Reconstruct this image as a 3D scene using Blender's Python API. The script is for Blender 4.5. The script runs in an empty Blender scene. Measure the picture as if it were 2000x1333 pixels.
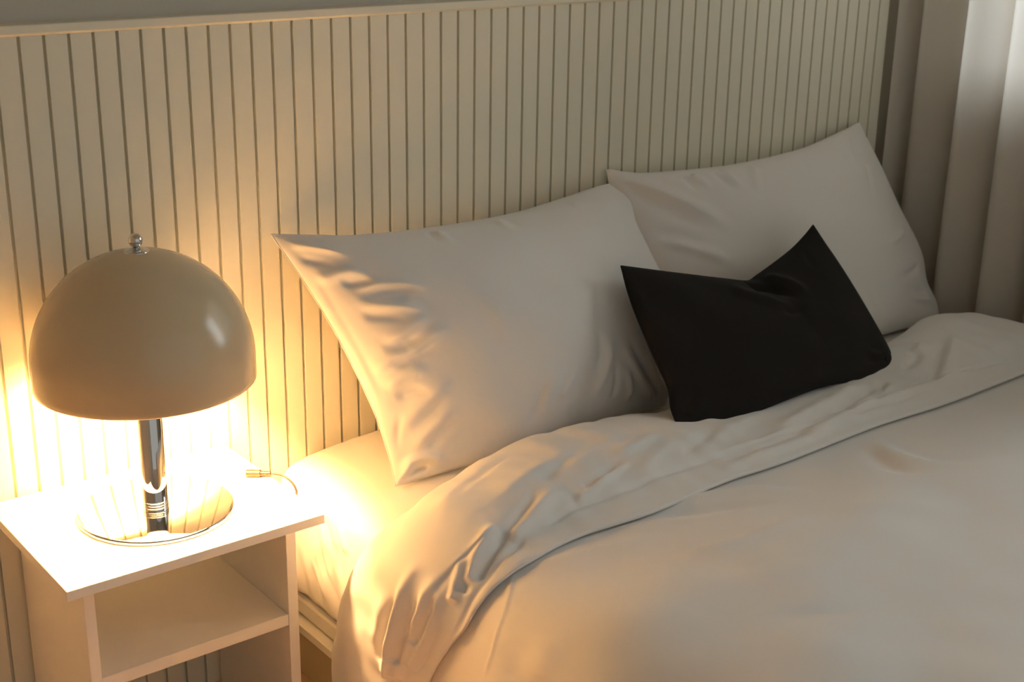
import bpy, bmesh, math, random
import numpy as np
from mathutils import Vector

# ------------------------------------------------------------------ camera
scene = bpy.context.scene
COL = scene.collection
cam_data = bpy.data.cameras.new('camera')
cam = bpy.data.objects.new('camera', cam_data)
COL.objects.link(cam)
cam.location = (-0.7285, -2.17158, 1.51267)
cam.rotation_euler = (1.239163, -0.015297, -0.662337)
cam_data.sensor_fit = 'HORIZONTAL'
cam_data.sensor_width = 36.0
cam_data.lens = 48.22
cam_data.clip_start = 0.02
cam_data.dof.use_dof = True
cam_data.dof.focus_distance = 2.35
cam_data.dof.aperture_fstop = 5.6
scene.camera = cam

# ------------------------------------------------------------------ light
world = bpy.data.worlds.new('room_ambient')
scene.world = world
world.use_nodes = True
bg = world.node_tree.nodes['Background']
bg.inputs['Color'].default_value = (0.98, 0.965, 0.905, 1)
bg.inputs['Strength'].default_value = 0.41

def area_light(name, loc, target, sx, sy, power, color):
    l = bpy.data.lights.new(name, 'AREA')
    l.shape = 'RECTANGLE'; l.size = sx; l.size_y = sy
    l.energy = power; l.color = color
    o = bpy.data.objects.new(name, l); COL.objects.link(o)
    o.location = loc
    o.rotation_euler = (Vector(target) - Vector(loc)).to_track_quat('-Z', 'Y').to_euler()
    return o

# daylight outside the window in the right-hand wall
area_light('daylight', (2.95, -0.95, 1.75), (2.3, -0.95, 1.55), 1.9, 1.5, 50.0, (0.90, 0.97, 1.0))
BULB_COLOR = (1.0, 0.55, 0.22)
BULB_STRENGTH = 3400.0

vs = scene.view_settings
scene.display_settings.display_device = 'sRGB'
vs.view_transform = 'Standard'
vs.look = 'None'
vs.exposure = 0.0
vs.gamma = 1.0
vs.use_curve_mapping = False
cy = scene.cycles
cy.use_denoising = True
cy.caustics_reflective = True
cy.blur_glossy = 0.2
cy.sample_clamp_indirect = 40.0
cy.use_guiding = False
cy.use_adaptive_sampling = True
cy.adaptive_threshold = 0.02
cy.max_bounces = 8
cy.diffuse_bounces = 4

# ------------------------------------------------------------------ materials
def mat(name, color, rough=0.5, metal=0.0, spec=0.5, sheen=0.0, bump=None, var=0.0, var_scale=3.0):
    m = bpy.data.materials.new(name); m.use_nodes = True
    nt = m.node_tree; b = nt.nodes['Principled BSDF']
    b.inputs['Base Color'].default_value = (*color, 1)
    b.inputs['Roughness'].default_value = rough
    b.inputs['Metallic'].default_value = metal
    b.inputs['Specular IOR Level'].default_value = spec
    if sheen: b.inputs['Sheen Weight'].default_value = sheen
    tc = nt.nodes.new('ShaderNodeTexCoord')
    if var:
        n = nt.nodes.new('ShaderNodeTexNoise'); n.inputs['Scale'].default_value = var_scale
        n.inputs['Detail'].default_value = 4
        nt.links.new(tc.outputs['Object'], n.inputs['Vector'])
        r = nt.nodes.new('ShaderNodeMixRGB')
        r.inputs['Color1'].default_value = (*[c * (1 - var) for c in color], 1)
        r.inputs['Color2'].default_value = (*[min(1, c * (1 + var)) for c in color], 1)
        nt.links.new(n.outputs['Fac'], r.inputs['Fac'])
        nt.links.new(r.outputs['Color'], b.inputs['Base Color'])
    if bump:
        scale, strength, dist, stretch = bump
        mp = nt.nodes.new('ShaderNodeMapping'); mp.inputs['Scale'].default_value = stretch
        n = nt.nodes.new('ShaderNodeTexNoise'); n.inputs['Scale'].default_value = scale
        n.inputs['Detail'].default_value = 3
        bp = nt.nodes.new('ShaderNodeBump'); bp.inputs['Strength'].default_value = strength
        bp.inputs['Distance'].default_value = dist
        nt.links.new(tc.outputs['Object'], mp.inputs['Vector'])
        nt.links.new(mp.outputs['Vector'], n.inputs['Vector'])
        nt.links.new(n.outputs['Fac'], bp.inputs['Height'])
        nt.links.new(bp.outputs['Normal'], b.inputs['Normal'])
    return m

M_WALL = mat('wall_paint', (0.56, 0.52, 0.44), 0.85, bump=(180, 0.15, 0.001, (1, 1, 1)))
M_SLAT = mat('cream_lacquer', (0.79, 0.755, 0.61), 0.42, bump=(40, 0.05, 0.0005, (1, 1, 0.05)))
M_TABLE = mat('white_laminate', (0.87, 0.84, 0.77), 0.38)
M_SHADE = mat('beige_enamel', (0.64, 0.51, 0.325), 0.2, spec=0.55)
M_SHADE_IN = mat('white_enamel', (0.64, 0.61, 0.56), 0.5)
M_CHROME = mat('chrome', (0.72, 0.705, 0.68), 0.025, metal=1.0)
M_STEEL = mat('plug_metal', (0.13, 0.08, 0.045), 0.38, metal=0.7)
M_CABLE_DARK = mat('dark_cable', (0.05, 0.035, 0.02), 0.45)
M_CABLE_CLEAR = mat('pale_cable', (0.72, 0.66, 0.5), 0.35)
M_LINEN = mat('white_cotton', (0.80, 0.775, 0.735), 0.75, spec=0.25, sheen=0.15, bump=(900, 0.06, 0.0004, (1, 1, 1)))
M_SHEET = mat('white_sheet', (0.80, 0.775, 0.73), 0.7, spec=0.3, bump=(900, 0.05, 0.0004, (1, 1, 1)))
M_BLACK = mat('black_velvet', (0.017, 0.0145, 0.0125), 0.95, spec=0.1, sheen=0.05, bump=(700, 0.3, 0.0006, (1, 1, 1)))
M_BASE = mat('bed_base_cloth', (0.62, 0.52, 0.36), 0.8, bump=(400, 0.2, 0.0006, (1, 1, 1)))
M_FLOOR = mat('red_brown_wood', (0.66, 0.46, 0.28), 0.45, var=0.25, var_scale=6)
M_FRAME = mat('window_white', (0.75, 0.75, 0.72), 0.4)
M_DARK = mat('window_handle_metal', (0.12, 0.11, 0.1), 0.4, metal=0.6)

def curtain_material():
    m = bpy.data.materials.new('sheer_curtain'); m.use_nodes = True
    nt = m.node_tree; nt.nodes.clear()
    out = nt.nodes.new('ShaderNodeOutputMaterial')
    d = nt.nodes.new('ShaderNodeBsdfDiffuse'); d.inputs['Color'].default_value = (0.82, 0.75, 0.66, 1)
    t = nt.nodes.new('ShaderNodeBsdfTranslucent'); t.inputs['Color'].default_value = (0.74, 0.72, 0.68, 1)
    mx = nt.nodes.new('ShaderNodeMixShader'); mx.inputs['Fac'].default_value = 0.45
    nt.links.new(d.outputs[0], mx.inputs[1]); nt.links.new(t.outputs[0], mx.inputs[2])
    w = nt.nodes.new('ShaderNodeTexNoise'); w.inputs['Scale'].default_value = 500
    b = nt.nodes.new('ShaderNodeBump'); b.inputs['Strength'].default_value = 0.08; b.inputs['Distance'].default_value = 0.0005
    tc = nt.nodes.new('ShaderNodeTexCoord')
    nt.links.new(tc.outputs['Object'], w.inputs['Vector'])
    nt.links.new(w.outputs['Fac'], b.inputs['Height']); nt.links.new(b.outputs['Normal'], d.inputs['Normal'])
    nt.links.new(mx.outputs[0], out.inputs['Surface'])
    return m
M_CURTAIN = curtain_material()

def glass_material():
    m = bpy.data.materials.new('window_glass'); m.use_nodes = True
    nt = m.node_tree; nt.nodes.clear()
    out = nt.nodes.new('ShaderNodeOutputMaterial')
    t = nt.nodes.new('ShaderNodeBsdfTransparent'); g = nt.nodes.new('ShaderNodeBsdfGlossy')
    g.inputs['Roughness'].default_value = 0.02
    f = nt.nodes.new('ShaderNodeFresnel'); f.inputs['IOR'].default_value = 1.3
    mx = nt.nodes.new('ShaderNodeMixShader')
    nt.links.new(f.outputs[0], mx.inputs['Fac']); nt.links.new(t.outputs[0], mx.inputs[1]); nt.links.new(g.outputs[0], mx.inputs[2])
    nt.links.new(mx.outputs[0], out.inputs['Surface'])
    return m
M_GLASS = glass_material()

def bulb_material():
    m = bpy.data.materials.new('lit_bulb'); m.use_nodes = True
    nt = m.node_tree; nt.nodes.clear()
    out = nt.nodes.new('ShaderNodeOutputMaterial'); e = nt.nodes.new('ShaderNodeEmission')
    e.inputs['Color'].default_value = (*BULB_COLOR, 1); e.inputs['Strength'].default_value = BULB_STRENGTH
    nt.links.new(e.outputs[0], out.inputs['Surface'])
    return m
M_BULB = bulb_material()

# ------------------------------------------------------------------ mesh helpers
def finish(name, me, material, parent=None, smooth=False):
    if isinstance(material, (list, tuple)):
        for mm in material: me.materials.append(mm)
    else:
        me.materials.append(material)
    if smooth:
        for p in me.polygons: p.use_smooth = True
    o = bpy.data.objects.new(name, me); COL.objects.link(o)
    if parent is not None: o.parent = parent
    return o

def box_bm(bm, x0, x1, y0, y1, z0, z1, bevel=0.0):
    r = bmesh.ops.create_cube(bm, size=1.0)
    for v in r['verts']:
        v.co = Vector((x0 + (v.co.x + .5) * (x1 - x0), y0 + (v.co.y + .5) * (y1 - y0), z0 + (v.co.z + .5) * (z1 - z0)))
    if bevel:
        es = list({e for v in r['verts'] for e in v.link_edges})
        bmesh.ops.bevel(bm, geom=es, offset=bevel, segments=2, affect='EDGES', profile=0.5)

def boxes(name, lst, material, parent=None, bevel=0.0, origin=None):
    bm = bmesh.new()
    for b in lst: box_bm(bm, *b, bevel=bevel)
    if origin is not None: bmesh.ops.translate(bm, verts=bm.verts, vec=-Vector(origin))
    me = bpy.data.meshes.new(name); bm.to_mesh(me); bm.free()
    o = finish(name, me, material, parent)
    if origin is not None: o.location = origin
    return o

def lathe(name, prof, material, parent=None, seg=96, smooth=True, close=False):
    """prof: list of (r, z) revolved about the local z axis"""
    vs_, fs = [], []
    for r, z in prof:
        for k in range(seg):
            a = 2 * math.pi * k / seg
            vs_.append((r * math.cos(a), r * math.sin(a), z))
    n = len(prof)
    for i in range(n - 1 if not close else n):
        j = (i + 1) % n
        for k in range(seg):
            l = (k + 1) % seg
            fs.append((i * seg + k, i * seg + l, j * seg + l, j * seg + k))
    me = bpy.data.meshes.new(name); me.from_pydata(vs_, [], fs); me.update()
    bm = bmesh.new(); bm.from_mesh(me)
    bmesh.ops.remove_doubles(bm, verts=bm.verts, dist=1e-6)
    bmesh.ops.recalc_face_normals(bm, faces=bm.faces); bm.to_mesh(me); bm.free()
    return finish(name, me, material, parent, smooth)

def tube(name, pts, radius, material, parent=None, seg=12, sub=8):
    P = catmull(np.array(pts, float), len(pts) * sub)
    vs_, fs = [], []
    up = Vector((0, 0, 1)); n = len(P)
    for i in range(n):
        t = Vector(P[min(i + 1, n - 1)] - P[max(i - 1, 0)]).normalized()
        a = t.cross(up)
        if a.length < 1e-3: a = t.cross(Vector((0, 1, 0)))
        a.normalize(); b = t.cross(a)
        for k in range(seg):
            an = 2 * math.pi * k / seg
            vs_.append(Vector(P[i]) + radius * (math.cos(an) * a + math.sin(an) * b))
    for i in range(n - 1):
        for k in range(seg):
            l = (k + 1) % seg
            fs.append((i * seg + k, i * seg + l, (i + 1) * seg + l, (i + 1) * seg + k))
    fs.append(tuple(range(seg))[::-1]); fs.append(tuple((n - 1) * seg + k for k in range(seg)))
    me = bpy.data.meshes.new(name); me.from_pydata([tuple(v) for v in vs_], [], fs); me.update()
    return finish(name, me, material, parent, True)

def empty(name, loc, label, cat, group=None):
    o = bpy.data.objects.new(name, None); COL.objects.link(o)
    o.location = loc; o.empty_display_size = 0.05
    tag(o, label, cat, group)
    return o

def tag(o, label, cat, group=None):
    o['label'] = label; o['category'] = cat
    if group: o['group'] = group

def structure(o):
    o['kind'] = 'structure'
    return o
# ------------------------------------------------------------------ cloth geometry (numpy)
# GEO BEGIN
def catmull(P, n):
    """n points, evenly spread by length, on a Catmull-Rom curve through P"""
    P = np.asarray(P, float)
    Q = np.vstack([2 * P[0] - P[1], P, 2 * P[-1] - P[-2]])
    out = []
    m = 24
    for i in range(1, len(Q) - 2):
        t = np.linspace(0, 1, m, endpoint=False)[:, None]
        a, b, c, d = Q[i - 1], Q[i], Q[i + 1], Q[i + 2]
        out.append(0.5 * (2 * b + (c - a) * t + (2 * a - 5 * b + 4 * c - d) * t ** 2 + (3 * b - a - 3 * c + d) * t ** 3))
    out.append(P[-1:])
    C = np.vstack(out)
    L = np.r_[0, np.cumsum(np.linalg.norm(np.diff(C, axis=0), axis=1))]
    x = np.linspace(0, L[-1], n)
    return np.stack([np.interp(x, L, C[:, k]) for k in range(P.shape[1])], 1)

def curve_at(P, f):
    C = catmull(P, 400)
    x = np.linspace(0, 1, 400)
    return np.stack([np.interp(f, x, C[:, k]) for k in range(C.shape[1])], -1)

def sstep(a, b, x):
    t = np.clip((x - a) / (b - a), 0, 1)
    return t * t * (3 - 2 * t)

def waves(X, Y, seed, n, lo, hi, ang=None, spread=3.14):
    """smooth random undulation: sum of sines, about unit size"""
    r = np.random.RandomState(seed)
    z = np.zeros_like(X)
    for _ in range(n):
        k = 2 * np.pi / np.exp(r.uniform(np.log(lo), np.log(hi)))
        a = r.uniform(-spread / 2, spread / 2) + (0 if ang is None else ang)
        z = z + np.sin(k * (X * np.cos(a) + Y * np.sin(a)) + r.uniform(0, 6.28)) / n ** 0.5
    return z

def strokes(X0, Y0, lst):
    """ridges (amp > 0) and creases (amp < 0): each is (amp, w_left, w_right, fade, [(x, y), ...]) in metres on the cloth"""
    Z = np.zeros_like(X0)
    for amp, wl, wr, taper, pts in lst:
        C = catmull(np.array(pts, float), max(8, 6 * len(pts))) if len(pts) > 2 else np.array(pts, float)
        mg = 2.6 * max(wl, wr)
        near = ((X0 > C[:, 0].min() - mg) & (X0 < C[:, 0].max() + mg) & (Y0 > C[:, 1].min() - mg) & (Y0 < C[:, 1].max() + mg))
        X, Y = X0[near], Y0[near]
        if X.size == 0: continue
        seg = np.linalg.norm(np.diff(C, axis=0), axis=1); Lt = seg.sum(); acc = 0.0
        best = np.full(X.shape, 1e9); bs = np.zeros_like(X); bt = np.zeros_like(X)
        for i in range(len(C) - 1):
            d = C[i + 1] - C[i]; l = seg[i]
            if l < 1e-9: continue
            d = d / l
            px, py = X - C[i, 0], Y - C[i, 1]
            tc = np.clip(px * d[0] + py * d[1], 0, l)
            dd = np.hypot(px - tc * d[0], py - tc * d[1])
            m = dd < best
            best = np.where(m, dd, best); bs = np.where(m, d[0] * py - d[1] * px, bs); bt = np.where(m, (acc + tc) / Lt, bt)
            acc += l
        w = np.where(bs > 0, wl, wr)
        ta, tb = taper
        env = sstep(0, max(ta, 1e-3), bt) * (1 - sstep(1 - max(tb, 1e-3), 1, bt))
        Z[near] += amp * np.exp(-(best / w) ** 2) * env
    return Z

def grid_normals(P):
    du = np.gradient(P, axis=1); dv = np.gradient(P, axis=0)
    n = np.cross(du, dv)
    return n / np.maximum(np.linalg.norm(n, axis=2, keepdims=True), 1e-12)

def pillow_grid(top, left, right, bot, nu, nv, tf, tb, power, wr_front, edge_wave=0.0, seed=1, size=(0.8, 0.5)):
    k = np.linspace(0, 1, nu); u = 0.35 * k + 0.65 * (1 - np.cos(np.pi * k)) / 2
    k = np.linspace(0, 1, nv); v = 0.35 * k + 0.65 * (1 - np.cos(np.pi * k)) / 2
    T, B, Lf, R = curve_at(top, u), curve_at(bot, u), curve_at(left, v), curve_at(right, v)
    U, V = np.meshgrid(u, v)
    U3, V3 = U[..., None], V[..., None]
    P = ((1 - V3) * T[None] + V3 * B[None] + (1 - U3) * Lf[:, None] + U3 * R[:, None]
         - ((1 - U3) * (1 - V3) * T[0] + U3 * (1 - V3) * T[-1] + (1 - U3) * V3 * B[0] + U3 * V3 * B[-1]))
    N = grid_normals(P)
    # one overall facing direction blended with the local normal keeps the shape clean at the seams
    Nm = N.mean(axis=(0, 1)); Nm /= np.linalg.norm(Nm)
    if Nm[1] > 0: Nm = -Nm
    prof = (np.sin(np.pi * np.clip(U, 0, 1)) * np.sin(np.pi * np.clip(V, 0, 1))) ** power
    prof = np.nan_to_num(prof)
    X, Y = U * size[0], V * size[1]
    rim = np.minimum(np.minimum(U, 1 - U) * size[0], np.minimum(V, 1 - V) * size[1])
    soft = sstep(0, 0.03, rim)
    F = P + Nm * (tf * prof)[..., None]
    n2 = grid_normals(F)
    n2 = np.where((n2 @ Nm)[..., None] < 0, -n2, n2)
    F = F + n2 * (wr_front(X, Y, rim) * soft)[..., None]
    Bk = P - Nm * (tb * prof)[..., None]
    # little puckers where the seam is sewn
    return F, Bk, X, Y

# outlines of the pillows and the cushion, in metres
P1_TOP = [(0.4170, -0.0100, 0.8800), (0.4923, -0.0450, 0.8752), (0.5702, -0.0600, 0.8669), (0.7448, -0.0750, 0.8615), (0.9191, -0.0750, 0.8626), (1.0560, -0.0700, 0.8750), (1.1479, -0.0600, 0.8830), (1.1999, -0.0500, 0.8834)]
P1_LEFT = [(0.4170, -0.0100, 0.8800), (0.4534, -0.0700, 0.7907), (0.4851, -0.1200, 0.7002), (0.5085, -0.1750, 0.6023), (0.5159, -0.2050, 0.5501), (0.5165, -0.2400, 0.4912), (0.5039, -0.2750, 0.4566)]
P1_RIGHT = [(1.1999, -0.0500, 0.8834), (1.2349, -0.0750, 0.8482), (1.2259, -0.1100, 0.8029), (1.2337, -0.1500, 0.7434), (1.2378, -0.1800, 0.6992), (1.2391, -0.2200, 0.6016), (1.2202, -0.2500, 0.5225), (1.1682, -0.2850, 0.4647)]
P1_BOT = [(0.5039, -0.2750, 0.4566), (0.6426, -0.2850, 0.4620), (0.8178, -0.2950, 0.4644), (1.0160, -0.2950, 0.4701), (1.1682, -0.2850, 0.4647)]
P2_TOP = [(1.2227, -0.0150, 0.9055), (1.2974, -0.0400, 0.8932), (1.4227, -0.0550, 0.8879), (1.5813, -0.0600, 0.8843), (1.7961, -0.0550, 0.8932), (1.9608, -0.0400, 0.9158), (2.0519, -0.0250, 0.9287)]
P2_RIGHT = [(2.0519, -0.0250, 0.9287), (2.0971, -0.0700, 0.8151), (2.1279, -0.1050, 0.7259), (2.1758, -0.1550, 0.6093), (2.1688, -0.1900, 0.5375), (2.1792, -0.2200, 0.4888), (2.1540, -0.2500, 0.4569)]
P2_LEFT = [(1.2227, -0.0150, 0.9055), (1.2350, -0.0330, 0.8070), (1.2250, -0.0700, 0.7014), (1.2350, -0.1400, 0.5792), (1.2850, -0.2400, 0.4803)]
P2_BOT = [(1.2850, -0.2400, 0.4803), (1.5023, -0.2650, 0.4789), (1.8249, -0.2650, 0.4689), (2.1540, -0.2500, 0.4569)]
C_TOP = [(1.0301, -0.2800, 0.7844), (1.1281, -0.2900, 0.7602), (1.2812, -0.3000, 0.7209), (1.3618, -0.3050, 0.7029), (1.4001, -0.3050, 0.7110), (1.5044, -0.2950, 0.7428), (1.5628, -0.2850, 0.7660), (1.5966, -0.2800, 0.7853)]
C_LEFT = [(1.0301, -0.2800, 0.7844), (1.0225, -0.3200, 0.7250), (1.0227, -0.3800, 0.6455), (1.0239, -0.4300, 0.5817), (1.0080, -0.4600, 0.5478), (0.9994, -0.4900, 0.5233)]
C_RIGHT = [(1.5966, -0.2800, 0.7853), (1.6380, -0.3300, 0.6972), (1.6856, -0.3900, 0.5857), (1.6935, -0.4400, 0.5263), (1.6849, -0.4550, 0.5144), (1.6868, -0.4750, 0.4960)]
C_BOT = [(0.9994, -0.4900, 0.5233), (1.0878, -0.5050, 0.5142), (1.1910, -0.5150, 0.5196), (1.3722, -0.5150, 0.5283), (1.5344, -0.5050, 0.5086), (1.6868, -0.4750, 0.4960)]

# STROKES BEGIN
# folds and creases: (height, width on one side, width on the other, fade at each end, path on the cloth), metres
S_P1 = [
    (0.00665, 0.01008, 0.01344, (0.3, 0.4), [(0.0072, 0.0321), (0.0389, 0.0321), (0.0733, 0.046), (0.1062, 0.0667)]),
    (-0.00475, 0.00896, 0.00896, (0.3, 0.4), [(0.0072, 0.0549), (0.0292, 0.0643), (0.0633, 0.0794)]),
    (0.0076, 0.0112, 0.01568, (0.3, 0.35), [(0.0022, 0.1131), (0.043, 0.1014), (0.0784, 0.0957), (0.1122, 0.1101)]),
    (-0.0057, 0.00784, 0.01008, (0.3, 0.4), [(0.0451, 0.1221), (0.0733, 0.1221), (0.1122, 0.1191)]),
    (0.0076, 0.01008, 0.01344, (0.35, 0.4), [(0.0586, 0.1377), (0.1062, 0.1283), (0.1503, 0.1345), (0.2033, 0.1506)]),
    (-0.0057, 0.00896, 0.01008, (0.3, 0.4), [(0.0562, 0.1538), (0.1122, 0.1571), (0.1779, 0.1571)]),
    (0.0076, 0.01008, 0.01456, (0.35, 0.35), [(0.0451, 0.1738), (0.0811, 0.1738), (0.1339, 0.1841), (0.1708, 0.1944)]),
    (-0.0057, 0.00896, 0.01008, (0.3, 0.4), [(0.0451, 0.191), (0.0784, 0.1979), (0.1213, 0.2049)]),
    (0.0076, 0.01008, 0.01456, (0.35, 0.3), [(0.0517, 0.2439), (0.0864, 0.2403), (0.1339, 0.219), (0.1674, 0.2014)]),
    (-0.00665, 0.00896, 0.00896, (0.3, 0.4), [(0.0495, 0.2654), (0.0837, 0.2618), (0.1339, 0.2439)]),
    (0.00855, 0.01008, 0.01456, (0.35, 0.3), [(0.0586, 0.2904), (0.1004, 0.2761), (0.1503, 0.251), (0.1959, 0.2367)]),
    (-0.00665, 0.00896, 0.01008, (0.3, 0.4), [(0.0517, 0.3046), (0.0837, 0.2939), (0.1537, 0.2654)]),
    (0.0076, 0.01008, 0.01344, (0.35, 0.3), [(0.0189, 0.3081), (0.0562, 0.2833), (0.0947, 0.2654)]),
    (0.00855, 0.0112, 0.01568, (0.3, 0.3), [(0.0239, 0.3394), (0.0657, 0.3186), (0.0947, 0.3151), (0.1062, 0.3325)]),
    (-0.00665, 0.01008, 0.01008, (0.3, 0.4), [(0.0349, 0.3629), (0.0758, 0.3529), (0.1062, 0.3662)]),
    (0.00855, 0.01232, 0.01568, (0.35, 0.35), [(0.0239, 0.4157), (0.0707, 0.3886), (0.1183, 0.3629), (0.1571, 0.3428)]),
    (-0.00665, 0.01008, 0.0112, (0.35, 0.4), [(0.0451, 0.4299), (0.0864, 0.4039), (0.1339, 0.3759)]),
    (0.0076, 0.01344, 0.01568, (0.4, 0.4), [(0.0311, 0.4761), (0.0682, 0.4406), (0.1152, 0.4157), (0.1571, 0.3948)]),
    (-0.0057, 0.0112, 0.0112, (0.35, 0.4), [(0.0707, 0.4718), (0.1062, 0.4432), (0.1503, 0.4157)]),
    (0.0095, 0.01008, 0.01232, (0.2, 0.2), [(0.0142, 0.5031), (0.0349, 0.4861), (0.0682, 0.4822), (0.1004, 0.4951), (0.1092, 0.5074)]),
    (-0.00855, 0.00896, 0.00896, (0.2, 0.3), [(0.0274, 0.5138), (0.0517, 0.5), (0.0811, 0.5031)]),
    (0.0076, 0.00784, 0.01008, (0.2, 0.3), [(0.0, 0.52), (0.0222, 0.5031), (0.0451, 0.4984)]),
    (-0.0038, 0.00672, 0.00896, (0.2, 0.5), [(0.0113, 0.4557), (0.0222, 0.4243), (0.043, 0.3823)]),
    (0.0038, 0.01008, 0.01008, (0.2, 0.2), [(0.0022, 0.0768), (0.0034, 0.1806), (0.0034, 0.2761), (0.0022, 0.3662)]),
    (-0.0038, 0.00672, 0.00784, (0.2, 0.2), [(0.0142, 0.0929), (0.0113, 0.191), (0.0142, 0.2868), (0.0157, 0.3727)]),
    (0.0038, 0.00784, 0.00784, (0.1, 0.7), [(0.3056, 0.0154), (0.2974, 0.0398), (0.3015, 0.0717)]),
    (-0.00285, 0.00672, 0.00784, (0.1, 0.7), [(0.2851, 0.0169), (0.277, 0.0419), (0.2811, 0.0619)]),
    (0.0038, 0.00784, 0.00784, (0.1, 0.7), [(0.4486, 0.0112), (0.4359, 0.0398), (0.4402, 0.0692)]),
    (-0.00285, 0.00672, 0.00784, (0.1, 0.7), [(0.4695, 0.014), (0.4612, 0.0398), (0.4737, 0.0572)]),
    (0.00285, 0.00896, 0.00896, (0.1, 0.7), [(0.6497, 0.0112), (0.6326, 0.0398), (0.6326, 0.0595)]),
    (0.0057, 0.0112, 0.01344, (0.4, 0.3), [(0.535, 0.3116), (0.539, 0.3629), (0.5108, 0.4186), (0.4985, 0.4557)]),
    (-0.0057, 0.01008, 0.01008, (0.4, 0.3), [(0.5149, 0.3046), (0.5149, 0.3596), (0.4903, 0.4069)]),
    (0.00665, 0.01008, 0.01232, (0.4, 0.2), [(0.5779, 0.3325), (0.5967, 0.3855), (0.6596, 0.4483), (0.7343, 0.4934)]),
    (-0.00665, 0.00896, 0.00896, (0.4, 0.2), [(0.6041, 0.3359), (0.6292, 0.3917), (0.6938, 0.4508), (0.7651, 0.4951)]),
    (0.00475, 0.00896, 0.01008, (0.4, 0.2), [(0.4444, 0.3562), (0.4233, 0.3948), (0.3894, 0.4326)]),
    (-0.00475, 0.00896, 0.00896, (0.4, 0.2), [(0.5508, 0.3823), (0.5587, 0.4271), (0.5587, 0.4674)]),
    (0.00475, 0.00784, 0.00896, (0.4, 0.2), [(0.5817, 0.4009), (0.6077, 0.4432), (0.6292, 0.4822)]),
    (0.00475, 0.00896, 0.00896, (0.4, 0.2), [(0.6361, 0.3529), (0.6878, 0.4215), (0.7651, 0.4898)]),
    (-0.0038, 0.01008, 0.01008, (0.4, 0.2), [(0.3641, 0.3823), (0.3388, 0.4215), (0.3139, 0.4651)]),
    (0.0038, 0.0112, 0.01344, (0.4, 0.2), [(0.3936, 0.3662), (0.3641, 0.4099), (0.3472, 0.4483)]),
    (0.00285, 0.01568, 0.02016, (0.4, 0.4), [(0.277, 0.1705), (0.2933, 0.2403), (0.2974, 0.3256)]),
]
S_P2 = [
    (0.00945, 0.0132, 0.0198, (0.25, 0.4), [(0.0133, 0.0123), (0.079, 0.0355), (0.1355, 0.0747), (0.2068, 0.1339), (0.2595, 0.1801)]),
    (-0.0081, 0.0154, 0.0154, (0.25, 0.4), [(0.0168, 0.042), (0.0761, 0.0775), (0.1355, 0.1172), (0.1984, 0.1655)]),
    (0.0081, 0.0132, 0.0176, (0.3, 0.4), [(0.0619, 0.1547), (0.1319, 0.1875), (0.1901, 0.2251), (0.224, 0.2672)]),
    (-0.00675, 0.0132, 0.0132, (0.3, 0.4), [(0.054, 0.1407), (0.1177, 0.1619), (0.1901, 0.1987)]),
    (0.00675, 0.0099, 0.0132, (0.1, 0.6), [(0.1984, 0.0169), (0.2196, 0.0443), (0.2327, 0.0692)]),
    (-0.0054, 0.0088, 0.011, (0.1, 0.6), [(0.1778, 0.0186), (0.1901, 0.0489), (0.1984, 0.0666)]),
    (0.00675, 0.0099, 0.011, (0.1, 0.6), [(0.2965, 0.0108), (0.3012, 0.042), (0.3202, 0.0747)]),
    (-0.0054, 0.0088, 0.0088, (0.1, 0.6), [(0.2687, 0.0138), (0.2779, 0.0489), (0.2918, 0.0775)]),
    (0.0054, 0.011, 0.0132, (0.1, 0.6), [(0.393, 0.0138), (0.3637, 0.0562), (0.3491, 0.1013)]),
    (0.00405, 0.0099, 0.0099, (0.1, 0.7), [(0.775, 0.0068), (0.7388, 0.0443), (0.7096, 0.0982)]),
    (-0.00405, 0.0099, 0.0099, (0.1, 0.7), [(0.7719, 0.0951), (0.7281, 0.1407), (0.7096, 0.1875)]),
    (0.0054, 0.0088, 0.0088, (0.1, 0.7), [(0.7897, 0.271), (0.7171, 0.2863), (0.6574, 0.2863)]),
    (-0.0054, 0.0088, 0.0088, (0.1, 0.7), [(0.8008, 0.3627), (0.7457, 0.3695), (0.6822, 0.3627)]),
    (0.00675, 0.0088, 0.0088, (0.1, 0.7), [(0.8184, 0.4438), (0.7687, 0.4361), (0.7134, 0.4196)]),
    (-0.0054, 0.0088, 0.0088, (0.1, 0.7), [(0.816, 0.4253), (0.7687, 0.4168), (0.7245, 0.3987)]),
    (0.00405, 0.0132, 0.0132, (0.4, 0.4), [(0.5775, 0.3453), (0.5867, 0.4138), (0.5959, 0.4511)]),
]
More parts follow.
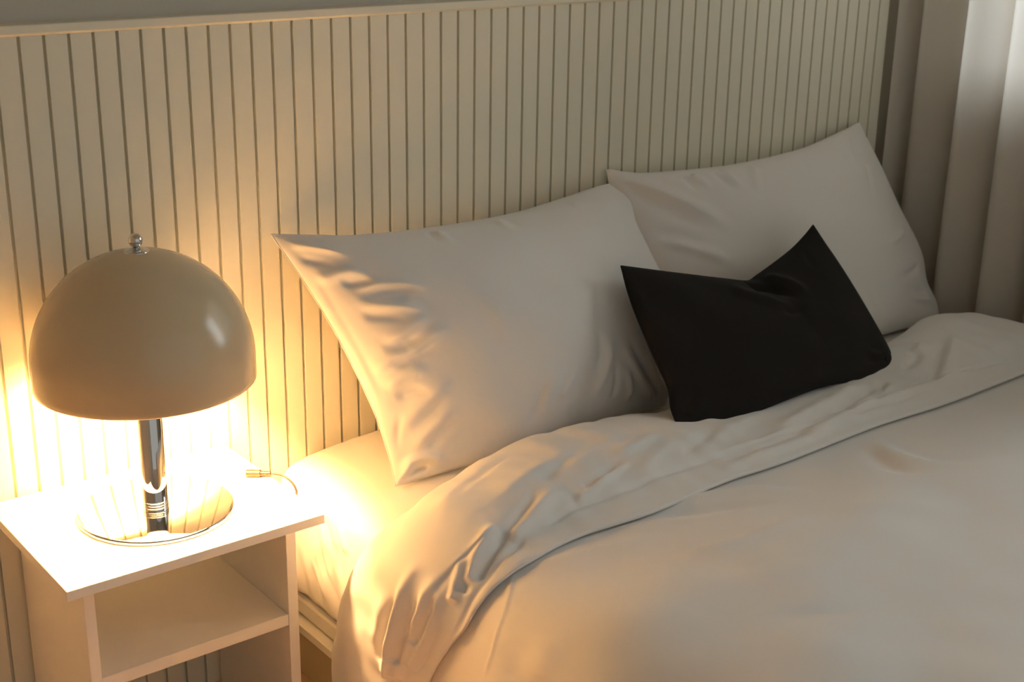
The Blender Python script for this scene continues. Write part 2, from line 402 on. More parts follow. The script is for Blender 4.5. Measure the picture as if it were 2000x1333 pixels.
S_C = [
    (-0.016, 0.016, 0.013, (0.02, 0.5), [(0.3119, 0.0359), (0.3545, 0.044), (0.3812, 0.0669), (0.4036, 0.1156)]),
    (0.008, 0.013, 0.015, (0.2, 0.5), [(0.385, 0.0045), (0.3999, 0.0359), (0.4256, 0.0796), (0.4256, 0.1215)]),
    (0.007, 0.018, 0.02, (0.2, 0.5), [(0.235, 0.0483), (0.2809, 0.077), (0.3429, 0.1099), (0.3698, 0.1453)]),
    (-0.005, 0.012, 0.012, (0.3, 0.4), [(0.3197, 0.1244), (0.3429, 0.1333), (0.3812, 0.1333), (0.411, 0.1303)]),
    (-0.003, 0.009, 0.009, (0.2, 0.5), [(0.5403, 0.0141), (0.5237, 0.0378), (0.5029, 0.0669)]),
    (0.003, 0.01, 0.01, (0.2, 0.6), [(0.0134, 0.0483), (0.0093, 0.1128), (0.0067, 0.1756)]),
    (0.004, 0.008, 0.009, (0.1, 0.6), [(0.5783, 0.2961), (0.5349, 0.2901), (0.4872, 0.2703)]),
    (-0.004, 0.008, 0.009, (0.1, 0.6), [(0.5844, 0.3116), (0.5237, 0.3034), (0.4641, 0.2881)]),
    (-0.003, 0.009, 0.009, (0.2, 0.5), [(0.0106, 0.2998), (0.0337, 0.2839), (0.0526, 0.2555)]),
    (0.003, 0.009, 0.009, (0.2, 0.5), [(0.0195, 0.3159), (0.0481, 0.2941), (0.0694, 0.2703)]),
]
S_BAND = [
    (-0.0045, 0.005, 0.007, (0.02, 0.05), [(0.5948, -0.6322), (0.6816, -0.6166), (0.7738, -0.6178), (0.8903, -0.6093), (1.0205, -0.6081), (1.1588, -0.6055), (1.3106, -0.5999), (1.4706, -0.5973), (1.6631, -0.5828), (1.8095, -0.6037), (1.9749, -0.6077)]),
    (-0.005, 0.005, 0.006, (0.02, 0.1), [(0.3074, -0.6319), (0.3779, -0.6697), (0.4348, -0.6729), (0.4891, -0.6622), (0.5541, -0.6427)]),
    (0.0125, 0.00784, 0.0112, (0.3, 0.12), [(0.527, -0.6019), (0.5026, -0.6192), (0.4701, -0.6334), (0.4294, -0.6527)]),
    (-0.01, 0.00672, 0.00896, (0.3, 0.12), [(0.5379, -0.6121), (0.5108, -0.6307), (0.4728, -0.65), (0.4403, -0.6608)]),
    (0.01125, 0.01008, 0.01456, (0.35, 0.1), [(0.6761, -0.575), (0.6355, -0.5944), (0.5812, -0.6155), (0.5243, -0.633)]),
    (-0.01, 0.01008, 0.01008, (0.35, 0.12), [(0.6409, -0.5666), (0.5921, -0.594), (0.5433, -0.616), (0.5189, -0.6296)]),
    (0.00875, 0.00672, 0.00896, (0.35, 0.1), [(0.8605, -0.5609), (0.8063, -0.5747), (0.7412, -0.5972), (0.6816, -0.6098)]),
    (-0.00625, 0.00896, 0.00896, (0.35, 0.1), [(0.8388, -0.5517), (0.7792, -0.5729), (0.7168, -0.5903)]),
    (0.01125, 0.00784, 0.01008, (0.3, 0.12), [(0.4592, -0.6182), (0.443, -0.6296), (0.4213, -0.6404), (0.3996, -0.6484)]),
    (-0.00875, 0.00672, 0.00784, (0.3, 0.12), [(0.4592, -0.627), (0.4375, -0.6413), (0.4159, -0.6522)]),
    (0.0125, 0.00896, 0.01232, (0.25, 0.05), [(0.4348, -0.6005), (0.405, -0.6069), (0.3454, -0.5847), (0.2667, -0.5461), (0.2179, -0.5263)]),
    (-0.01125, 0.00784, 0.01008, (0.25, 0.05), [(0.3996, -0.5967), (0.3698, -0.5874), (0.3155, -0.5615), (0.2532, -0.5334)]),
    (0.0125, 0.00896, 0.01232, (0.25, 0.05), [(0.4294, -0.5607), (0.3942, -0.5642), (0.3399, -0.5473), (0.2722, -0.5238), (0.2098, -0.5087)]),
    (-0.01125, 0.00896, 0.01008, (0.3, 0.1), [(0.3915, -0.5542), (0.3589, -0.5425), (0.3047, -0.5171), (0.2369, -0.4974)]),
    (0.01, 0.00784, 0.0112, (0.25, 0.05), [(0.4375, -0.6182), (0.4023, -0.6253), (0.3372, -0.6047), (0.2505, -0.5589)]),
    (-0.00875, 0.00784, 0.00896, (0.25, 0.05), [(0.4023, -0.6151), (0.3671, -0.6083), (0.3074, -0.5746)]),
    (0.00575, 0.0138, 0.0161, (0.4, 0.3), [(0.3806, -0.5357), (0.3399, -0.5163), (0.2613, -0.4827)]),
    (0.00575, 0.0138, 0.0184, (0.35, 0.3), [(0.7602, -0.4986), (0.6924, -0.5095), (0.6029, -0.5397), (0.5324, -0.5704)]),
    (-0.00575, 0.0115, 0.0138, (0.35, 0.3), [(0.893, -0.4846), (0.8144, -0.4899), (0.7168, -0.5226), (0.6301, -0.5614)]),
    (0.0069, 0.01035, 0.0138, (0.3, 0.3), [(0.9744, -0.5071), (0.8903, -0.5286), (0.8171, -0.5398)]),
    (0.00575, 0.01035, 0.0138, (0.3, 0.3), [(0.8958, -0.4919), (0.8415, -0.4896), (0.7683, -0.5034)]),
    (-0.0046, 0.0092, 0.0115, (0.3, 0.3), [(0.7033, -0.428), (0.6301, -0.4474), (0.5433, -0.4899), (0.4836, -0.534)]),
    (0.0046, 0.0138, 0.01725, (0.3, 0.3), [(0.6002, -0.4579), (0.5243, -0.4997), (0.4647, -0.5392)]),
    (0.0092, 0.0138, 0.01725, (0.2, 0.25), [(1.5465, -0.5236), (1.4299, -0.5514), (1.3242, -0.5664), (1.1805, -0.5905)]),
    (-0.00805, 0.01035, 0.01265, (0.2, 0.25), [(1.5817, -0.5377), (1.4245, -0.5849), (1.3106, -0.5999), (1.1777, -0.6142)]),
    (0.00805, 0.0115, 0.0161, (0.2, 0.25), [(1.6387, -0.5468), (1.4706, -0.5973), (1.3513, -0.6175), (1.2211, -0.6285)]),
    (-0.0069, 0.0092, 0.0115, (0.2, 0.3), [(1.6034, -0.5295), (1.5383, -0.5742), (1.4624, -0.6072)]),
    (0.0092, 0.0161, 0.0184, (0.2, 0.3), [(1.899, -0.4993), (1.8122, -0.5437), (1.6983, -0.6069)]),
    (-0.0092, 0.0138, 0.01495, (0.2, 0.3), [(1.8664, -0.4913), (1.7742, -0.5413), (1.6495, -0.6083)]),
    (-0.0069, 0.0115, 0.0138, (0.2, 0.3), [(1.7824, -0.4854), (1.7363, -0.5061), (1.6848, -0.5129)]),
    (0.0069, 0.0138, 0.0138, (0.2, 0.3), [(1.8122, -0.4702), (1.758, -0.4971)]),
    (0.0069, 0.0115, 0.0138, (0.3, 0.3), [(1.56, -0.6172), (1.438, -0.6251), (1.3106, -0.6288)]),
    (-0.00575, 0.00805, 0.01035, (0.2, 0.2), [(1.6224, -0.6106), (1.5383, -0.6224), (1.4462, -0.6189), (1.3513, -0.6175)]),
    (0.0069, 0.01035, 0.01265, (0.3, 0.3), [(1.3377, -0.6303), (1.2103, -0.6396), (1.0693, -0.6413), (0.9608, -0.644)]),
    (-0.00575, 0.00805, 0.0092, (0.3, 0.3), [(1.297, -0.6105), (1.1886, -0.6183), (1.0747, -0.6194), (0.9961, -0.6159)]),
    (0.00575, 0.0138, 0.0161, (0.3, 0.3), [(1.2265, -0.5187), (1.1289, -0.5423), (1.0313, -0.5704)]),
    (-0.0046, 0.0115, 0.0138, (0.3, 0.3), [(1.0937, -0.5376), (1.0259, -0.5608), (0.9473, -0.5869)]),
    (0.0046, 0.0115, 0.0161, (0.3, 0.3), [(0.9934, -0.5429), (0.9229, -0.5617), (0.8361, -0.6001)]),
]
S_BODY = [
    (0.01, 0.0175, 0.025, (0.3, 0.4), [(0.7975, -0.6324), (0.8755, -0.6654), (0.9676, -0.7015), (1.0349, -0.7556), (1.0491, -0.8217)]),
    (-0.0075, 0.0175, 0.02, (0.3, 0.4), [(0.7727, -0.6745), (0.8577, -0.7105), (0.9392, -0.7496), (1.0066, -0.8067)]),
    (0.0075, 0.015, 0.0225, (0.3, 0.4), [(0.677, -0.8217), (0.762, -0.8608), (0.8613, -0.8758), (0.9818, -0.8818)]),
    (0.0075, 0.02, 0.0275, (0.3, 0.4), [(1.3929, -0.6624), (1.3185, -0.7676), (1.3043, -0.8788), (1.4106, -0.972)]),
    (-0.0075, 0.02, 0.0225, (0.3, 0.4), [(1.3398, -0.6925), (1.2476, -0.8187), (1.2512, -0.9149)]),
    (0.00625, 0.015, 0.02, (0.3, 0.4), [(0.6841, -0.6805), (0.7939, -0.7105), (0.8861, -0.7436)]),
    (0.0075, 0.0275, 0.035, (0.3, 0.4), [(0.4785, -0.7135), (0.5742, -0.7105), (0.6876, -0.7406), (0.7798, -0.7887)]),
    (-0.005, 0.025, 0.0275, (0.4, 0.1), [(0.4253, -0.8037), (0.3899, -0.8067), (0.3544, -0.8127)]),
    (0.005, 0.025, 0.0275, (0.4, 0.1), [(0.4537, -0.8518), (0.4147, -0.8668), (0.3828, -0.8728)]),
    (0.005, 0.0225, 0.025, (0.4, 0.4), [(0.6663, -0.948), (0.7798, -0.9961), (0.9073, -1.0412)]),
    (0.005, 0.025, 0.03, (0.4, 0.4), [(0.9818, -0.8818), (1.0917, -0.948), (1.1944, -1.0261)]),
    (-0.005, 0.0225, 0.025, (0.4, 0.4), [(0.6025, -1.0622), (0.7124, -1.1043), (0.8294, -1.1464)]),
    (0.0025, 0.00375, 0.005, (0.2, 0.2), [(0.4998, -0.6775), (0.4395, -0.7286), (0.3792, -0.7466), (0.3225, -0.7436)]),
]
S_MAT = [
    (0.005, 0.008, 0.009, (0.2, 0.4), [(0.2527, -0.1766), (0.1989, -0.1959), (0.1451, -0.2153), (0.0859, -0.2346)]),
    (-0.004, 0.007, 0.007, (0.2, 0.4), [(0.2527, -0.1959), (0.1989, -0.2201), (0.1451, -0.2443)]),
    (0.004, 0.007, 0.008, (0.3, 0.3), [(0.1451, -0.1427), (0.1182, -0.1717), (0.0752, -0.2008)]),
    (0.005, 0.008, 0.009, (0.3, 0.3), [(0.2581, -0.2443), (0.2258, -0.2637), (0.2043, -0.2782)]),
    (-0.004, 0.007, 0.007, (0.3, 0.3), [(0.2151, -0.2298), (0.1774, -0.2443), (0.1505, -0.2492)]),
]
# STROKES END

def wr_p1(X, Y, rim):
    return strokes(X, Y, S_P1) + 0.0016 * waves(X, Y, 3, 7, 0.10, 0.3) * sstep(0, .06, rim)
def wr_p2(X, Y, rim):
    return strokes(X, Y, S_P2) + 0.0016 * waves(X, Y, 5, 7, 0.10, 0.3) * sstep(0, .06, rim)
def wr_c(X, Y, rim):
    return strokes(X, Y, S_C) + 0.0012 * waves(X, Y, 8, 7, 0.08, 0.25) * sstep(0, .05, rim)

def pillow1(nu=260, nv=200):
    return pillow_grid(P1_TOP, P1_LEFT, P1_RIGHT, P1_BOT, nu, nv, 0.085, 0.06, 0.50, wr_p1, size=(0.80, 0.52))
def pillow2(nu=240, nv=180):
    return pillow_grid(P2_TOP, P2_LEFT, P2_RIGHT, P2_BOT, nu, nv, 0.085, 0.06, 0.50, wr_p2, size=(0.86, 0.50))
def cushion(nu=220, nv=150):
    return pillow_grid(C_TOP, C_LEFT, C_RIGHT, C_BOT, nu, nv, 0.055, 0.06, 0.50, wr_c, size=(0.62, 0.33))

# bed cross-section that the duvet lies on: left hem, left side, shoulder, top, right side
PROFILE = [(0.372, 0.03), (0.366, 0.12), (0.362, 0.22), (0.362, 0.32), (0.368, 0.39), (0.388, 0.440), (0.430, 0.472), (0.50, 0.487), (0.62, 0.490),
           (0.9, 0.490), (1.3, 0.490), (1.7, 0.490), (2.00, 0.488), (2.07, 0.480), (2.12, 0.455), (2.14, 0.40), (2.145, 0.30), (2.145, 0.15)]
PROF_N = 1600
PROF = catmull(np.array(PROFILE), PROF_N)
PROF_S = np.r_[0, np.cumsum(np.linalg.norm(np.diff(PROF, axis=0), axis=1))]
_t = np.gradient(PROF, axis=0); _t /= np.linalg.norm(_t, axis=1, keepdims=True)
PROF_NRM = np.stack([-_t[:, 1], _t[:, 0]], 1)

def prof_at(s):
    X = np.interp(s, PROF_S, PROF[:, 0]); Z = np.interp(s, PROF_S, PROF[:, 1])
    nx = np.interp(s, PROF_S, PROF_NRM[:, 0]); nz = np.interp(s, PROF_S, PROF_NRM[:, 1])
    l = np.hypot(nx, nz)
    return X, Z, nx / l, nz / l

def s_of_x(x):
    """arc length of the top point with this x"""
    i = np.argmax(PROF[:, 1] > 0.46)
    return np.interp(x, PROF[i:1400, 0], PROF_S[i:1400])
def s_of_z(z):
    i = np.argmax(PROF[:, 1] > 0.44)
    return np.interp(z, PROF[:i, 1], PROF_S[:i])

def table(keys):
    k = sorted(keys)
    a = np.array(k)
    def f(s):
        # smooth interpolation through the keyed values
        C = catmull(a, 600)
        return np.interp(s, C[:, 0], C[:, 1])
    return f

SX, SZ = s_of_x, s_of_z
HEM = table([(0, -.50), (SZ(.15), -.545), (SZ(.27), -.592), (SZ(.36), -.645), (SZ(.42), -.682), (SX(.47), -.690), (SX(.6), -.675), (SX(.75), -.682),
             (SX(.95), -.668), (SX(1.1), -.672), (SX(1.38), -.662), (SX(1.6), -.67), (SX(1.9), -.66), (SX(2.08), -.655), (PROF_S[-1], -.62)])
FOLD = table([(0, -.285), (SZ(.13), -.297), (SZ(.23), -.318), (SZ(.36), -.365), (SZ(.43), -.408), (SX(.43), -.432), (SX(.52), -.405), (SX(.62), -.372), (SX(.74), -.352),
              (SX(.9), -.358), (SX(1.05), -.372), (SX(1.3), -.39), (SX(1.6), -.39), (SX(1.8), -.372), (SX(1.95), -.335), (SX(2.03), -.365), (SX(2.09), -.43), (PROF_S[-1], -.42)])
CREST = table([(0, .042), (SZ(.3), .045), (SX(.45), .048), (SX(.7), .052), (SX(.95), .044), (SX(1.1), .030), (SX(1.4), .028), (SX(1.62), .022), (SX(1.72), .030), (SX(1.9), .052), (SX(2.05), .055), (PROF_S[-1], .04)])

def band_section(yh, yf, hc):
    """closed-ish section of the turned-down strip: (y, h) points from under the hem to under the fold"""
    w = yf - yh
    return np.array([(yh + .05, -.004), (yh + .012, .0015), (yh, .007), (yh + .004, .0135), (yh + .042, .019), (yh + .066, .026),
                     (yh + .30 * w, hc * .76), (yh + .50 * w, hc * .97), (yh + .74 * w, hc), (yf - .026, hc * .78), (yf, hc * .30), (yf - .008, -.018), (yf - .04, -.032)])

def band(ns=900, nt=190):
    s = np.linspace(0.02, PROF_S[-1] - .02, ns)
    yh, yf, hc = HEM(s), FOLD(s), CREST(s)
    Y = np.zeros((nt, ns)); Hh = np.zeros((nt, ns))
    for i in range(ns):
        c = catmull(band_section(yh[i], yf[i], hc[i]), nt)
        Y[:, i], Hh[:, i] = c[:, 0], c[:, 1]
    S = np.repeat(s[None], nt, 0)
    t = np.linspace(0, 1, nt)[:, None] * np.ones_like(S)
    w = ((Y - yh) / (yf - yh))
    top = sstep(0.10, 0.2, t) * (1 - sstep(0.82, 0.95, t))
    bump = strokes(S, Y, S_BAND) + 0.0030 * waves(S, Y, 11, 8, 0.12, 0.4) * sstep(.1, .4, w) + 0.0012 * waves(S, Y, 12, 8, 0.05, 0.14, ang=0.5, spread=1.2)
    Hh = Hh + bump * top
    X, Z, nx, nz = prof_at(S)
    Hlow = 0.0
    lift = body_h(S, Y) * (1 - sstep(.0, .35, w))
    Hh = Hh + lift
    P = np.stack([X + nx * Hh, Y, Z + nz * Hh], -1)
    return P, S, Y

def body_h(S, Y):
    yh = HEM(S)
    d = yh - Y                      # metres in front of the hem
    h = -0.006 + 0.040 * sstep(-.02, .30, d)
    h = h + (0.0045 * waves(S, Y, 21, 8, 0.25, 0.7) + 0.0012 * waves(S, Y, 22, 7, 0.10, 0.25)) * sstep(-.02, .25, d)
    return h

def body(ns=700, ny=520):
    s = np.linspace(0.0, PROF_S[-1], ns)
    y = np.linspace(-.44, -2.0, ny)
    S, Y = np.meshgrid(s, y)
    h = body_h(S, Y) + strokes(S, Y, S_BODY)
    X, Z, nx, nz = prof_at(S)
    P = np.stack([X + nx * h, Y, Z + nz * h], -1)
    return P, S, Y

# GEO END
# ------------------------------------------------------------------ room shell
def make_room():
    structure(boxes('floor', [(-1.25, 2.5, -4.0, 0.15, -0.05, 0.0)], M_FLOOR))
    structure(boxes('wall_back', [(-1.1, 2.36, 0.03, 0.15, 0.0, 2.7)], M_WALL))
    structure(boxes('ceiling', [(-1.25, 2.5, -3.0, 0.15, 2.7, 2.8)], M_WALL))
    structure(boxes('wall_left', [(-1.25, -1.10, -3.0, 0.03, 0.0, 2.7)], M_WALL))
    # right-hand wall with a window opening
    x0, x1 = 2.36, 2.50
    wy0, wy1, wz0, wz1 = -1.75, -0.16, 1.02, 2.25
    structure(boxes('wall_right', [(x0, x1, -3.0, wy0, 0, 2.7), (x0, x1, wy1, 0.03, 0, 2.7), (x0, x1, wy0, wy1, 0, wz0), (x0, x1, wy0, wy1, wz1, 2.7)], M_WALL))
    w = bpy.data.objects.new('window_1', None); COL.objects.link(w); w.location = (x0 + .05, (wy0 + wy1) / 2, wz0)
    structure(w)
    def wp(name, b, m, bev=0.003):
        o = boxes(name, [b], m, None, bev); o.parent = w; o.location = -w.location
        return o
    f = 0.06
    wp('frame_jamb', (x0, x0 + .08, wy0, wy0 + f, wz0, wz1), M_FRAME)
    wp('frame_jamb', (x0, x0 + .08, wy1 - f, wy1, wz0, wz1), M_FRAME)
    wp('frame_rail', (x0, x0 + .08, wy0 + f, wy1 - f, wz0, wz0 + f), M_FRAME)
    wp('frame_rail', (x0, x0 + .08, wy0 + f, wy1 - f, wz1 - f, wz1), M_FRAME)
    wp('pane', (x0 + .04, x0 + .046, wy0 + f, wy1 - f, wz0 + f, wz1 - f), M_GLASS, 0)
    wp('sill', (x0 - .05, x0 + .02, wy0 - .03, wy1 + .03, wz0 - .03, wz0), M_FRAME)

def make_headboard():
    hb = empty('headboard', (1.0, 0.01, 0.0), 'cream grooved wall-height headboard panelling behind the bed and nightstand', 'headboard')
    def hp(o):
        o.parent = hb; o.location = Vector(o.location) - Vector(hb.location); return o
    top = 1.2568
    hp(boxes('backing_board', [(-1.08, 2.17, 0.0085, 0.03, 0.0, top)], M_SLAT))
    # one slat mesh, shared
    bm = bmesh.new(); box_bm(bm, -0.0173, 0.0173, 0.0, 0.012, 0.0, top, bevel=0.0007)
    me = bpy.data.meshes.new('slat'); bm.to_mesh(me); bm.free(); me.materials.append(M_SLAT)
    for i in range(-27, 54):
        o = bpy.data.objects.new('slat', me); COL.objects.link(o)
        o.location = ((i + .5) * 0.04, 0, 0); hp(o)
    # top rail with a chamfered lower front edge
    prof = [(0.03, top + .0165), (-0.006, top + .0165), (-0.0072, top + .0153), (-0.0072, top + .0035), (-0.0025, top - .0008), (0.03, top - .0008)]
    vs_ = [(-1.08, y, z) for y, z in prof] + [(2.17, y, z) for y, z in prof]; n = len(prof)
    fs = [(k, (k + 1) % n, n + (k + 1) % n, n + k) for k in range(n)] + [tuple(range(n))[::-1], tuple(range(n, 2 * n))]
    me = bpy.data.meshes.new('top_rail'); me.from_pydata(vs_, [], fs); me.update()
    hp(finish('top_rail', me, M_SLAT))

# ------------------------------------------------------------------ nightstand
ZT = 0.4965
def make_nightstand():
    ns = empty('nightstand', (0.085, -0.185, 0.0), 'small white open nightstand with one shelf, lamp standing on it', 'nightstand')
    def part(name, b, bev=0.0012):
        o = boxes(name, [b], M_TABLE, None, bev); o.parent = ns; o.location = -ns.location
        return o
    part('tabletop', (-0.134, 0.3030, -0.3690, -0.0090, ZT - .017, ZT), 0.0012)
    part('side_panel', (-0.0868, -0.0690, -0.300, -0.012, 0.0, ZT - .0172))
    part('side_panel', (0.2660, 0.2850, -0.300, -0.012, 0.0, ZT - .0172))
    part('shelf', (-0.0688, 0.2658, -0.299, -0.022, 0.2660, 0.2880))

# ------------------------------------------------------------------ lamp
LX, LY = 0.0845, -0.195
def make_lamp():
    lp = empty('table_lamp', (LX, LY, ZT), 'mushroom table lamp with beige dome shade and chrome foot, lit', 'lamp')
    R = 0.127
    lathe('base_plate', [(0, 0), (R - .002, 0), (R, .0015), (R, .0060), (R - .0015, .0078), (R - .003, .0082), (0, .0082)], M_CHROME, lp, 160)
    z0 = .0082
    c = lathe('column', [(0.0205, z0), (0.0205, .425), (0, .425)], M_CHROME, lp, 96)
    for k in range(3):
        z = z0 + .0040 + k * .0046
        lathe('ring', [(0.0204, z - .0012), (0.0213, z - .0008), (0.0216, z), (0.0213, z + .0008), (0.0204, z + .0012)], M_CHROME, c, 96)
    # dome: short straight skirt, then a slightly flattened hemisphere; thin shell with a rolled rim
    zr = 0.2330; Rs = 0.1745; zs = 0.036; Hd = 0.178
    outer, inner = [], []
    outer.append((Rs - .0010, zr)); outer.append((Rs, zr + .0012))
    for k in range(1, 5): outer.append((Rs, zr + zs * k / 4))
    n = 40
    for k in range(1, n + 1):
        a = math.pi / 2 * k / n
        outer.append((max(Rs * math.cos(a), 0), zr + zs + Hd * math.sin(a)))
    th = .0025
    inner = [(max(r - th, 0), z - (th if i > 5 else 0) * min(1, (i - 5) / 20) if i > 5 else z) for i, (r, z) in enumerate(outer)]
    inner[0] = (Rs - th + .0004, zr); inner[1] = (Rs - th, zr + .0012)
    sh = lathe('shade', outer, M_SHADE, lp, 160)
    lathe('shade_lining', inner[::-1] + [outer[0]], M_SHADE_IN, sh, 160)
    zt = zr + zs + Hd
    lathe('finial_washer', [(0.0, zt - .004), (0.0195, zt - .004), (0.0200, zt - .0005), (0.0185, zt + .0008), (0.012, zt + .002), (0.0075, zt + .005), (0.0045, zt + .006), (0.0, zt + .006)], M_CHROME, lp, 64)
    prof = [(0.0112 * math.sin(math.pi * k / 24), zt + .0165 - .0112 * math.cos(math.pi * k / 24)) for k in range(25)]
    lathe('finial_ball', prof, M_CHROME, lp, 48)
    return lp

def make_bulb(lp):
    zc, r = BULB_Z, BULB_R
    prof = [(r * math.sin(math.pi * k / 12), zc - r * math.cos(math.pi * k / 12)) for k in range(13)]
    b = lathe('bulb', prof, M_BULB, lp, 20)
    b.location = (BULB_DX, BULB_DY, 0)
    h = lathe('bulb_neck', [(0.0, .300), (0.0135, .300), (0.0135, zc - r * .8), (0.0, zc - r * .8)], M_SHADE_IN, lp, 32)

def make_cable():
    cb = empty('lamp_cable', (0.24, -0.14, ZT), 'thin lamp cable with metal plug joint lying across the nightstand top', 'cable')
    def put(o):
        o.parent = cb; o.location = -cb.location; return o
    z = ZT + .0017
    put(tube('pale_cable', [(LX + .06, LY + .125, z), (.158, -.040, z), (.176, -.036, z), (.190, -.068, z), (.2146, -.108, z), (.238, -.140, z), (.256, -.153, z + .001), (.270, -.162, z + .0035)], .0014, M_CABLE_CLEAR))
    a = Vector((.2685, -.1605, ZT + .0066)); b = Vector((.2880, -.1760, ZT + .0068)); c = Vector((.3020, -.1872, ZT + .0070))
    put(tube('plug_barrel', [tuple(a), tuple(a.lerp(b, .5)), tuple(b)], .0066, M_STEEL, seg=24))
    for k in range(5):
        p = b.lerp(c, (k + .15) / 5); q_ = b.lerp(c, (k + .75) / 5)
        put(tube('strain_relief_rib', [tuple(p), tuple(q_)], .0050 - .0003 * k, M_STEEL, seg=20))
    put(tube('strain_relief', [tuple(b), tuple(c)], .0036, M_STEEL, seg=16))
    put(tube('dark_cable', [tuple(c.lerp(b, .2)), (.3075, -.1925, ZT + .0072), (.3180, -.2050, ZT + .0045), (.3250, -.2200, ZT - .004), (.3265, -.2330, ZT - .018), (.318, -.236, ZT - .036), (.306, -.222, ZT - .07), (.300, -.195, ZT - .14), (.300, -.16, ZT - .28), (.302, -.12, 0.06), (.305, -.08, 0.004), (.32, -.04, .003)], .0019, M_CABLE_DARK))
    # the run that lies on the floor behind the nightstand legs
    fl = tube('floor_cable', [(-.02, -.10, .004), (.03, -.075, .004), (.08, -.06, .004), (.13, -.09, .004), (.17, -.15, .004)], .003, M_CABLE_CLEAR)
    tag(fl, 'pale cable lying on the floor beneath the nightstand shelf', 'cable')

# ------------------------------------------------------------------ cloth objects
def grid_faces(nr, nc, off=0, flip=False):
    i = np.arange(nr - 1)[:, None] * nc + np.arange(nc - 1)[None]
    q4 = np.stack([i, i + 1, i + nc + 1, i + nc], -1).reshape(-1, 4) + off
    return q4[:, ::-1] if flip else q4

def np_mesh(name, V, Fq):
    me = bpy.data.meshes.new(name)
    me.from_pydata(V.tolist(), [], Fq.tolist()); me.update()
    return me

def weld(me, d=1e-5):
    bm = bmesh.new(); bm.from_mesh(me)
    bmesh.ops.remove_doubles(bm, verts=bm.verts, dist=d)
    bmesh.ops.recalc_face_normals(bm, faces=bm.faces)
    bm.to_mesh(me); bm.free()

def make_pillow(name, F, B, material, label, cat, group=None, flange=True):
    nv, nu = F.shape[:2]
    o = empty(name, tuple(F.reshape(-1, 3).mean(0) * [1, 1, 0] + [0, 0, F[..., 2].min()]), label, cat, group)
    base = np.array(o.location)
    V = np.vstack([F.reshape(-1, 3), B.reshape(-1, 3)]) - base
    Q = np.vstack([grid_faces(nv, nu), grid_faces(nv, nu, nu * nv, True)])
    me = np_mesh('cover', V, Q); weld(me)
    finish('cover', me, material, o, True)
    # sewn seam: a thin piping along the outline
    ring = np.vstack([F[0], F[1:, -1], F[-1, ::-1][1:], F[::-1, 0][1:-1]]) - base
    n = len(ring); seg = 6; rad = 0.0016
    vs_, fs = [], []
    for i in range(n):
        t = Vector(ring[(i + 1) % n] - ring[i - 1]).normalized()
        a = t.cross(Vector((0, -1, 0.3)));  a = a.normalized() if a.length > 1e-6 else Vector((1, 0, 0))
        b = t.cross(a)
        for k in range(seg):
            an = 2 * math.pi * k / seg
            vs_.append(tuple(Vector(ring[i]) + rad * (math.cos(an) * a + math.sin(an) * b)))
    for i in range(n):
        j = (i + 1) % n
        for k in range(seg):
            l = (k + 1) % seg
            fs.append((i * seg + k, i * seg + l, j * seg + l, j * seg + k))
    me = bpy.data.meshes.new('seam'); me.from_pydata(vs_, [], fs); me.update()
    finish('seam', me, material, o, True)
    return o

def make_duvet():
    P, S, Y = body()
    d = empty('duvet', (1.3, -1.2, 0.46), 'large white duvet covering the bed with its top edge turned down', 'duvet')
    base = np.array(d.location)
    me = np_mesh('duvet_body', P.reshape(-1, 3) - base, grid_faces(*P.shape[:2])); weld(me, 1e-7)
    o = finish('duvet_body', me, M_LINEN, d, True)
    md = o.modifiers.new('thickness', 'SOLIDIFY'); md.thickness = 0.008; md.offset = -1
    P, S, Y = band()
    me = np_mesh('turned_down_edge', P.reshape(-1, 3) - base, grid_faces(*P.shape[:2])); weld(me, 1e-7)
    finish('turned_down_edge', me, M_LINEN, d, True)

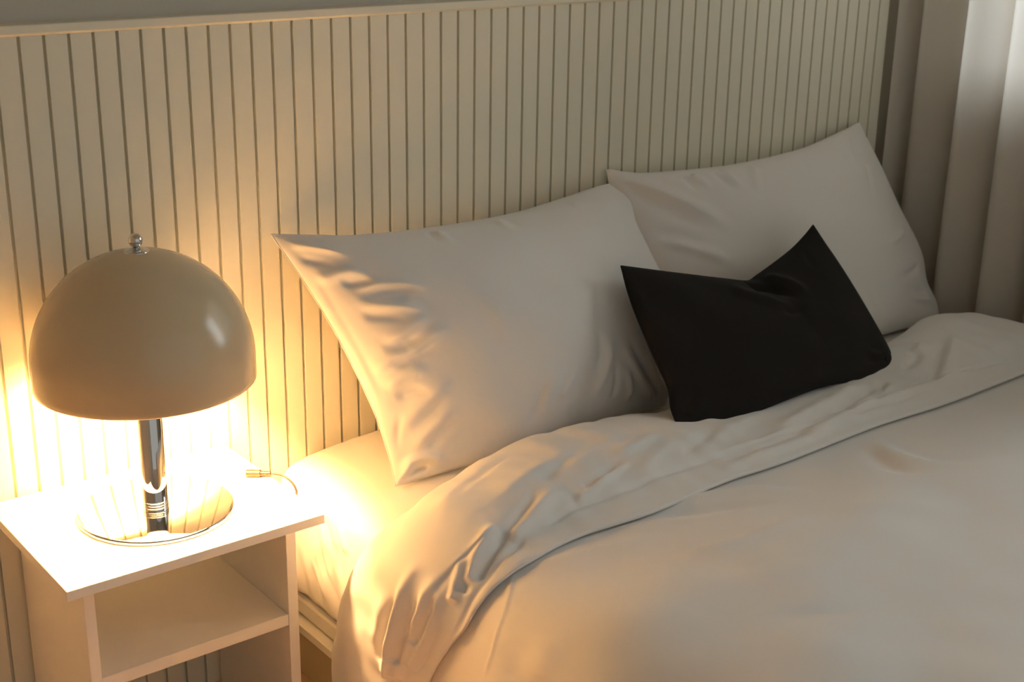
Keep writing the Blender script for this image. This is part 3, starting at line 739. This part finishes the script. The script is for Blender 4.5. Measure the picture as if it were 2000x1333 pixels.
MAT_PROF = [(0.45, 0.185), (0.412, 0.186), (0.404, 0.21), (0.398, 0.30), (0.400, 0.375), (0.410, 0.412), (0.440, 0.432), (0.52, 0.446), (0.63, 0.453), (0.9, 0.456), (1.3, 0.456),
            (1.7, 0.456), (1.97, 0.453), (2.06, 0.440), (2.105, 0.41), (2.11, 0.30), (2.108, 0.21), (2.10, 0.186), (2.06, 0.185)]
def make_bed():
    # base on the floor
    b = empty('bed_base', (1.28, -1.0, 0.0), 'upholstered bed base with a slim side ledge under the mattress', 'bed')
    def part(name, bx, m=M_BASE, bev=0.004):
        o = boxes(name, [bx], m, None, bev); o.parent = b; o.location = -b.location
    part('box', (0.412, 2.10, -2.03, -0.02, 0.128, 0.170), M_SHEET, 0.008)
    part('side_ledge', (0.396, 2.105, -2.03, -0.02, 0.106, 0.1245), M_TABLE, 0.002)
    part('plinth', (0.41, 2.095, -2.02, -0.03, 0.0, 0.106), M_BASE)
    # mattress with its fitted sheet
    C = catmull(np.array(MAT_PROF), 420)
    s = np.r_[0, np.cumsum(np.linalg.norm(np.diff(C, axis=0), axis=1))]
    t = np.gradient(C, axis=0); t /= np.linalg.norm(t, axis=1, keepdims=True)
    N = np.stack([-t[:, 1], t[:, 0]], 1)
    y = np.linspace(-0.012, -2.04, 420)
    Sg, Yg = np.meshgrid(s, y)
    h = strokes(Sg, Yg, S_MAT) + 0.0012 * waves(Sg, Yg, 31, 7, .12, .4)
    # edge of the sheet rises and falls along the lower side
    side = 1 - sstep(.10, .20, Sg)
    h = h + side * 0.004 * waves(Sg, Yg, 33, 6, 0.06, 0.16, ang=1.57, spread=.6) * sstep(.02, .06, Sg)
    # ends roll over
    roll = np.minimum(-0.012 - Yg, Yg + 2.04)
    h = h - 0.012 * (1 - sstep(0, .025, roll)) ** 2
    X = C[None, :, 0] + N[None, :, 0] * h; Z = C[None, :, 1] + N[None, :, 1] * h
    P = np.stack([X, Yg, Z], -1)
    m = empty('mattress', (1.28, -1.0, 0.186), 'mattress in a white fitted sheet, bare corner beside the nightstand', 'mattress')
    V = P.reshape(-1, 3) - np.array(m.location)
    nr, nc = P.shape[:2]
    faces = grid_faces(nr, nc).tolist()
    faces.append(list(range(nc))[::-1]); faces.append([(nr - 1) * nc + k for k in range(nc)])
    faces += [[i * nc, (i + 1) * nc, (i + 1) * nc + nc - 1, i * nc + nc - 1] for i in range(nr - 1)]
    me = bpy.data.meshes.new('fitted_sheet'); me.from_pydata(V.tolist(), [], faces); me.update()
    bm = bmesh.new(); bm.from_mesh(me); bmesh.ops.recalc_face_normals(bm, faces=bm.faces); bm.to_mesh(me); bm.free()
    finish('fitted_sheet', me, M_SHEET, m, True)

def make_curtain():
    ny, nz = 520, 60
    y = np.linspace(-0.014, -1.02, ny); z = np.linspace(0.02, 2.45, nz)
    Yg, Zg = np.meshgrid(y, z)
    ph = 2 * np.pi * (-Yg - CURT_PH) / CURT_PER
    X = 2.232 - 0.040 * np.sin(ph + 0.55 * np.sin(ph)) + 0.006 * np.sin(Zg * 1.7 + Yg * 9)
    X = X - 0.085 * np.exp(-((Yg + 0.014) / 0.032) ** 2)      # leading edge turned towards the panel
    P = np.stack([X, Yg + 0.012 * np.cos(ph) , Zg], -1)
    c = empty('curtain', (2.232, -0.4, 0.02), 'beige curtain hanging in soft vertical folds beside the headboard', 'curtain')
    me = np_mesh('cloth', P.reshape(-1, 3) - np.array(c.location), grid_faces(nz, ny))
    o = finish('cloth', me, M_CURTAIN, c, True)
    # rod it hangs from, above the picture
    r = tube('curtain_rod', [(2.232, -0.02, 2.47), (2.232, -1.0, 2.47), (2.232, -2.0, 2.47)], .012, M_DARK, seg=16)
    tag(r, 'dark metal curtain rod along the window wall', 'curtain rod')

CURT_PER, CURT_PH = 0.128, 0.066
BULB_DX, BULB_DY, BULB_Z, BULB_R = 0.070, -0.050, 0.384, 0.022     # beside the column, high in the dome; radius

make_room()
make_headboard()
make_nightstand()
lamp = make_lamp()
make_bulb(lamp)
make_bed()
F, B, _, _ = pillow1()
make_pillow('pillow', F, B, M_LINEN, 'large white pillow nearest the lamp, leaning on the headboard', 'pillow', 'white bed pillows')
F, B, _, _ = pillow2()
make_pillow('pillow', F, B, M_LINEN, 'white pillow behind the black cushion, beside the curtain', 'pillow', 'white bed pillows')
F, B, _, _ = cushion()
make_pillow('cushion', F, B, M_BLACK, 'small black cushion with a dented top leaning on the white pillows', 'cushion')
make_duvet()
make_curtain()
make_cable()
